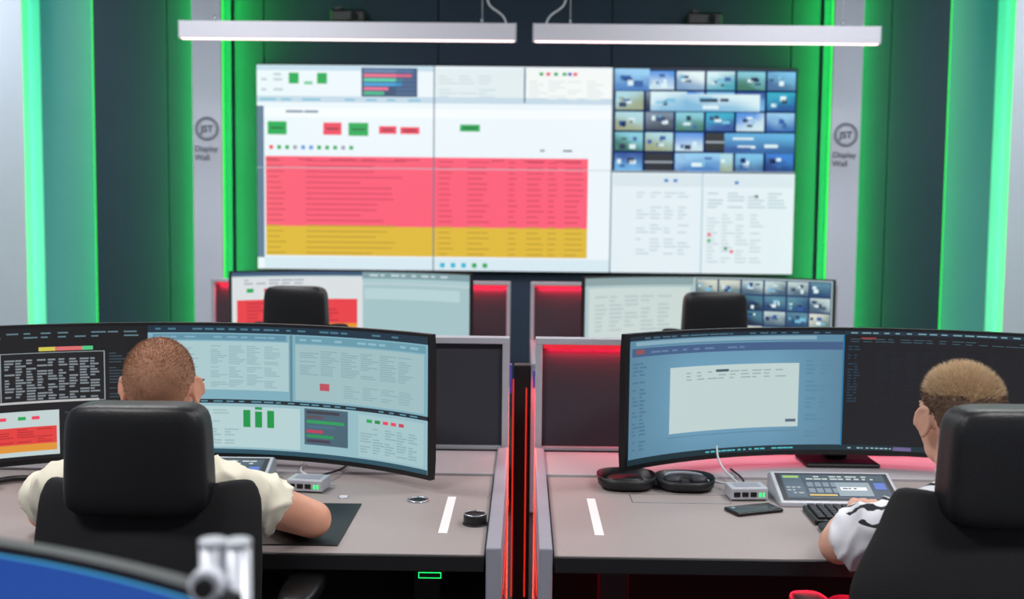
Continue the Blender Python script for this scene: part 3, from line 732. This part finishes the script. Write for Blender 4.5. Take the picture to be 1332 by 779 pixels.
rm=man('seated_man',(0.912,2.235,1.084),math.radians(8),(0.922,2.17,0.948),(0.775,2.125,0.885),(1.09,2.12,0.885),
    (0.682,2.27,0.803),(1.20,2.32,0.803),(0.80,2.50,0.812),(1.05,2.50,0.812),(0.93,2.14,0.53),
    (0.80,2.60,0.52),(1.08,2.60,0.52),(0.80,2.66,0.0),(1.08,2.66,0.0),M_skinR,M_scalpR,M_hairR,M_hairRs,M_hairRs,M_jersey,0.015,15000,sleeveL=0.78,sleeveR=0.78,sidez=0.056)

# ------------------------------------------------------------ desk objects
ZT=0.755
for x in (-0.183,0.184):
    bm=bmesh.new(); addbox(bm,(-0.011,0.011),(-0.165,0.165),(0,0.0015)); o=from_bm('desk_white_strip',bm,M_whitestrip,bevel=0.0005); o.location=(x,2.635,ZT+0.0001)  # flush white strip, weakly emissive
r_=empty('desk_cable_port',(-0.269,2.762,ZT)); torus('ring',(0,0,0.002),0.026,0.003,M_steel,r_); cyl('cap',(0,0,0.001),0.025,0.003,M_black,r_)
r_=empty('desk_button',(-0.468,2.782,ZT)); cyl('cap',(0,0,0.002),0.012,0.004,M_cable_w,r_,bevel=0.001); torus('ring',(0,0,0.001),0.013,0.0015,M_steel,r_)
r_=empty('rotary_controller',(-0.111,2.552,ZT)); cyl('knob',(0,0,0.0135),0.028,0.025,M_black,r_,bevel=0.003); torus('base_ring',(0,0,0.002),0.0285,0.002,M_black,r_); torus('top_rim',(0,0,0.0255),0.025,0.0018,M_steel,r_); cyl('top_cap',(0,0,0.0255),0.023,0.002,M_black,r_)
bm=bmesh.new(); addbox(bm,(-0.60,-0.41),(2.36,2.715),(ZT,ZT+0.003)); from_bm('mouse_mat',bm,M_black,bevel=0.001)
def kvm(x,y,rz):
    r_=empty('kvm_extender',(x,y,ZT),rz)
    box('case',(-0.05,0.05),(-0.035,0.035),(0.003,0.035),M_silverbox,r_,bevel=0.003)
    box('feet',(-0.045,0.045),(-0.03,0.03),(0,0.003),M_black,r_)
    box('front_plate',(-0.047,0.047),(-0.0365,-0.034),(0.006,0.032),M_silverbox,r_)
    for k,xx in enumerate((-0.034,-0.012,0.010)): box('port_%d'%(k+1),(xx-0.008,xx+0.008),(-0.039,-0.036),(0.012,0.024),M_black,r_)
    for k,xx in enumerate((0.028,0.037)): box('led_%d'%(k+1),(xx-0.002,xx+0.002),(-0.038,-0.036),(0.012,0.022),M_green_led,r_)
    box('vent_slots',(-0.035,0.035),(-0.02,0.02),(0.0352,0.0358),M_endp,r_)
    curve('cable_1',[(-0.03,0.035,0.02),(-0.03,0.08,0.02),(-0.05,0.12,0.012),(-0.09,0.16,0.012),(-0.1,0.26,0.014)],0.003,M_cable_w,r_)
    curve('cable_2',[(0.01,0.035,0.02),(0.01,0.09,0.03),(0.04,0.13,0.012),(0.03,0.27,0.014)],0.003,M_black,r_)
kvm(-0.575,2.86,math.radians(-8)); kvm(0.60,2.835,math.radians(4))
def touch(x,y,rz,w,d,h):
    r_=empty('touch_control_panel',(x,y,ZT),rz)
    bm=bmesh.new(); pts=[(0,0.0),(0,0.012),(d,h),(d+0.03,h-0.012),(d+0.03,0)]
    a=[bm.verts.new((-w/2,p[0],p[1])) for p in pts]; b=[bm.verts.new((w/2,p[0],p[1])) for p in pts]
    for i in range(5): bm.faces.new((a[i],a[(i+1)%5],b[(i+1)%5],b[i]))
    bm.faces.new(a[::-1]); bm.faces.new(b); bmesh.ops.recalc_face_normals(bm,faces=bm.faces)
    from_bm('housing',bm,M_silverbox,r_,bevel=0.003)
    n=Vector((0,-(h-0.012),d)).normalized()
    s=Scr(); s.r(0,0,1,1,(14,22,30),0); s.r(0.04,0.06,0.96,0.94,(46,66,84),1)
    s.r(0.05,0.08,0.22,0.9,(66,88,104),2); s.r(0.24,0.08,0.95,0.3,(56,76,90),2); s.rows(0.26,0.1,0.9,0.28,2,(190,200,196),words=9,skip=0)
    for i in range(6):
        for j in range(2): s.r(0.25+i*0.07,0.36+j*0.22,0.305+i*0.07,0.52+j*0.22,(112,130,142),3)
    s.r(0.50,0.36,0.80,0.86,(134,150,160),4); s.r(0.53,0.54,0.76,0.66,(226,232,236),5); s.rows(0.55,0.57,0.74,0.63,1,(40,60,80),lv=6,words=4,skip=0,fill=0.7); s.r(0.06,0.12,0.2,0.2,(150,190,100),3); s.r(0.24,0.8,0.48,0.86,(200,170,80),4)
    s.r(0.84,0.36,0.94,0.6,(80,110,190),3); s.rows(0.06,0.3,0.2,0.8,5,(150,164,166),words=3)
    mp=lambda u,v,o:Vector((-w/2+0.010+(w-0.020)*u,0.010+(d-0.018)*(1-v)+n.y*(0.0012+o),0.012+(h-0.012)*((0.010+(d-0.018)*(1-v))/d)+n.z*(0.0012+o)))
    s.build('touch_screen',mp,False,screenmat(1.15),r_)
touch(0.832,2.745,0,0.32,0.135,0.062); touch(-0.855,2.84,0,0.32,0.135,0.062)
def keyboard(x,y,rz):
    r_=empty('computer_keyboard',(x,y,ZT),rz)
    box('base',(-0.21,0.21),(-0.005,0.135),(0.0,0.014),M_black,r_,bevel=0.004)
    rbox('wrist_rest',(0,-0.055,0.008),(0.42,0.10,0.016),M_black,r_,p=5)
    bm=bmesh.new()
    for j in range(6):
        for i in range(19):
            if j==0 and 4<=i<=9: continue
            addbox(bm,(-0.2+i*0.0211,-0.2+i*0.0211+0.0175),(0.004+j*0.0212,0.004+j*0.0212+0.0175),(0.014,0.021))
    addbox(bm,(-0.2+4*0.0211,-0.2+9*0.0211+0.0175),(0.004,0.0215),(0.014,0.021))
    from_bm('keycaps',bm,M_key,r_,bevel=0.002)
keyboard(0.925,2.575,math.radians(-2)); keyboard(-0.83,2.62,0)
r_=empty('smartphone',(0.592,2.70,ZT),math.radians(22))
box('body',(-0.068,0.068),(-0.034,0.034),(0.001,0.009),M_black,r_,bevel=0.004,seg=4); box('glass',(-0.065,0.065),(-0.031,0.031),(0.0088,0.0096),mk('phone_glass',(12,16,22),0.12),r_,bevel=0.0003)
cyl('camera_ring',(-0.05,0.018,0.0098),0.006,0.0008,M_steel,r_)
r_=empty('desk_cable_hatch',(0.42,2.81,ZT))
for n_,xr,yr in (('edge_front',(-0.13,0.13),(-0.042,-0.040)),('edge_back',(-0.13,0.13),(0.040,0.042)),('edge_left',(-0.13,-0.128),(-0.04,0.04)),('edge_right',(0.128,0.13),(-0.04,0.04))): box(n_,xr,yr,(0,0.001),M_steel,r_)
box('lid',(-0.128,0.128),(-0.040,0.040),(0,0.0007),M_desk,r_)
r_=empty('open_headphone_case',(0.372,2.94,ZT),math.radians(-3))
def bowl(nm_,cx,cy,rx,ry,h):
    bm=bmesh.new(); rings=[]
    prof=[(0.0,0.0),(0.75,0.0),(0.95,0.35),(1.0,1.0),(0.955,1.0),(0.9,0.4),(0.72,0.1),(0.0,0.1)]
    n=40
    for (rr_,zz) in prof:
        if rr_==0: rings.append([bm.verts.new((0,0,zz*h))]); continue
        ring=[]
        for k in range(n):
            a=2*math.pi*k/n; cc_,ss=math.cos(a),math.sin(a)
            ring.append(bm.verts.new((rx*rr_*math.copysign(abs(cc_)**0.7,cc_),ry*rr_*math.copysign(abs(ss)**0.8,ss),zz*h)))
        rings.append(ring)
    for A,B in zip(rings[:-1],rings[1:]):
        for k in range(n):
            if len(A)==1: bm.faces.new((A[0],B[k],B[(k+1)%n]))
            elif len(B)==1: bm.faces.new((A[k],B[0],A[(k+1)%n]))
            else: bm.faces.new((A[k],B[k],B[(k+1)%n],A[(k+1)%n]))
    bmesh.ops.recalc_face_normals(bm,faces=bm.faces)
    o=from_bm(nm_,bm,M_leather,r_,smooth=True); o.location=(cx,cy,0.0)
bowl('shell_bottom',-0.082,-0.005,0.082,0.080,0.036); bowl('shell_lid',0.080,0.0,0.082,0.080,0.032)
box('hinge',(-0.012,0.010),(-0.03,0.05),(0.01,0.028),M_black,r_,bevel=0.003)
torus('headband',(0.078,0.01,0.030),0.050,0.005,M_endp,r_,arc=math.pi*1.2,sy=0.8)
rbox('ear_pad_left',(0.045,-0.02,0.026),(0.05,0.05,0.026),M_key,r_,p=2.5); rbox('ear_pad_right',(0.115,-0.015,0.026),(0.05,0.05,0.026),M_key,r_,p=2.5)
rbox('pouch',(-0.085,0.0,0.018),(0.10,0.07,0.024),M_black,r_,p=3)
r_=empty('headset',(-1.36,2.83,ZT)); torus('headband',(0,0,0.012),0.07,0.008,M_black,r_,arc=math.pi*1.3); rbox('ear_cup_left',(0.07,-0.02,0.025),(0.05,0.06,0.05),M_black,r_,p=3); rbox('ear_cup_right',(-0.055,-0.05,0.025),(0.05,0.06,0.05),M_black,r_,p=3); curve('microphone_boom',[(0.07,-0.02,0.04),(0.10,-0.06,0.03),(0.09,-0.11,0.012)],0.003,M_black,r_)
r_=empty('under_desk_switch',(-0.20,2.335,0.705)); box('case',(-0.03,0.03),(-0.012,0.05),(-0.012,0.022),M_black,r_,bevel=0.003)
for n_,xr,zr in (('lit_top',(-0.024,0.024),(0.005,0.0062)),('lit_bottom',(-0.024,0.024),(-0.007,-0.0058)),('lit_left',(-0.025,-0.0238),(-0.007,0.0062)),('lit_right',(0.0238,0.025),(-0.007,0.0062))): box(n_,xr,(-0.0135,-0.0125),zr,M_green_led,r_)
r_=empty('monitor_mount_pole',(-0.243,0.865,ZT))
cyl('pole_a',(-0.0105,0,0.232),0.0105,0.464,M_pole,r_); cyl('pole_b',(0.0105,0,0.232),0.0105,0.464,M_pole,r_)
box('web',(-0.01,0.01),(-0.005,0.005),(0,0.46),M_pole,r_); box('base_plate',(-0.05,0.05),(-0.04,0.04),(0,0.01),M_black,r_,bevel=0.003)
cyl('cap_a',(-0.0105,0,0.467),0.0112,0.006,M_silverbox,r_,bevel=0.001); cyl('cap_b',(0.0105,0,0.467),0.0112,0.006,M_silverbox,r_,bevel=0.001)
cyl('clamp_ring',(-0.010,-0.015,0.438),0.014,0.018,M_pole,r_,axis='Y',bevel=0.002); cyl('clamp_knob',(-0.010,-0.026,0.438),0.008,0.008,M_black,r_,axis='Y')
curve('monitor_cable',[(0.60,3.16,0.95),(0.56,3.12,0.84),(0.57,3.06,0.775),(0.60,2.98,0.768),(0.60,2.9,0.77)],0.003,M_cable_w)

# ------------------------------------------------------------ room lighting
for x in (-1.9,1.9):
    for y in (0.6,3.4,5.6):
        r_=empty('added_ceiling_panel',(x,y,ZC))  # unseen overhead panels and area lights, added to light the room
        box('frame',(-0.62,0.62),(-0.32,0.32),(-0.03,0.0),M_alu_w,r_)
        box('diffuser',(-0.6,0.6),(-0.3,0.3),(-0.034,-0.03),glow('added_panel_glow',(235,240,255),1.5),r_)
        area('added_room_fill',(x,y,ZC-0.05),1.2,0.6,(74,48,30)[int(y>3)+int(y>5)],(1.0,0.98,0.97) if y<5 else (0.94,0.97,1.0))
for sx in (-1,1):
    L=area('pilaster_fill_light',(sx*4.3,6.9,ZC-0.06),0.8,0.3,24,(0.88,0.93,1.0)); L.rotation_euler=Vector((0,0.6,-1)).to_track_quat('-Z','Y').to_euler()  # added fill without a fixture, brightens the white pilasters
for cx in (-1.12,1.12):
    area('pendant_light',(cx,6.828,2.588),2.0,0.04,10,(1,0.93,0.95))
w=bpy.data.worlds.new('room_ambient'); scene.world=w; w.use_nodes=True
w.node_tree.nodes['Background'].inputs[0].default_value=(0.55,0.65,0.8,1); w.node_tree.nodes['Background'].inputs[1].default_value=0.15

# ------------------------------------------------------------ camera
cam=bpy.data.cameras.new('camera'); co=bpy.data.objects.new('camera',cam); scene.collection.objects.link(co)
Mr=Matrix.Rotation(0.0107,3,'Z')@Matrix.Rotation(math.radians(90-4.26),3,'X')@Matrix.Rotation(0.0105,3,'Z')
co.matrix_world=Matrix.Translation((0,0,1.49))@Mr.to_4x4()
cam.sensor_width=36; cam.lens=1400/1332*36; cam.clip_start=0.05
cam.dof.use_dof=True; cam.dof.focus_distance=2.6; cam.dof.aperture_fstop=3.2
scene.camera=co
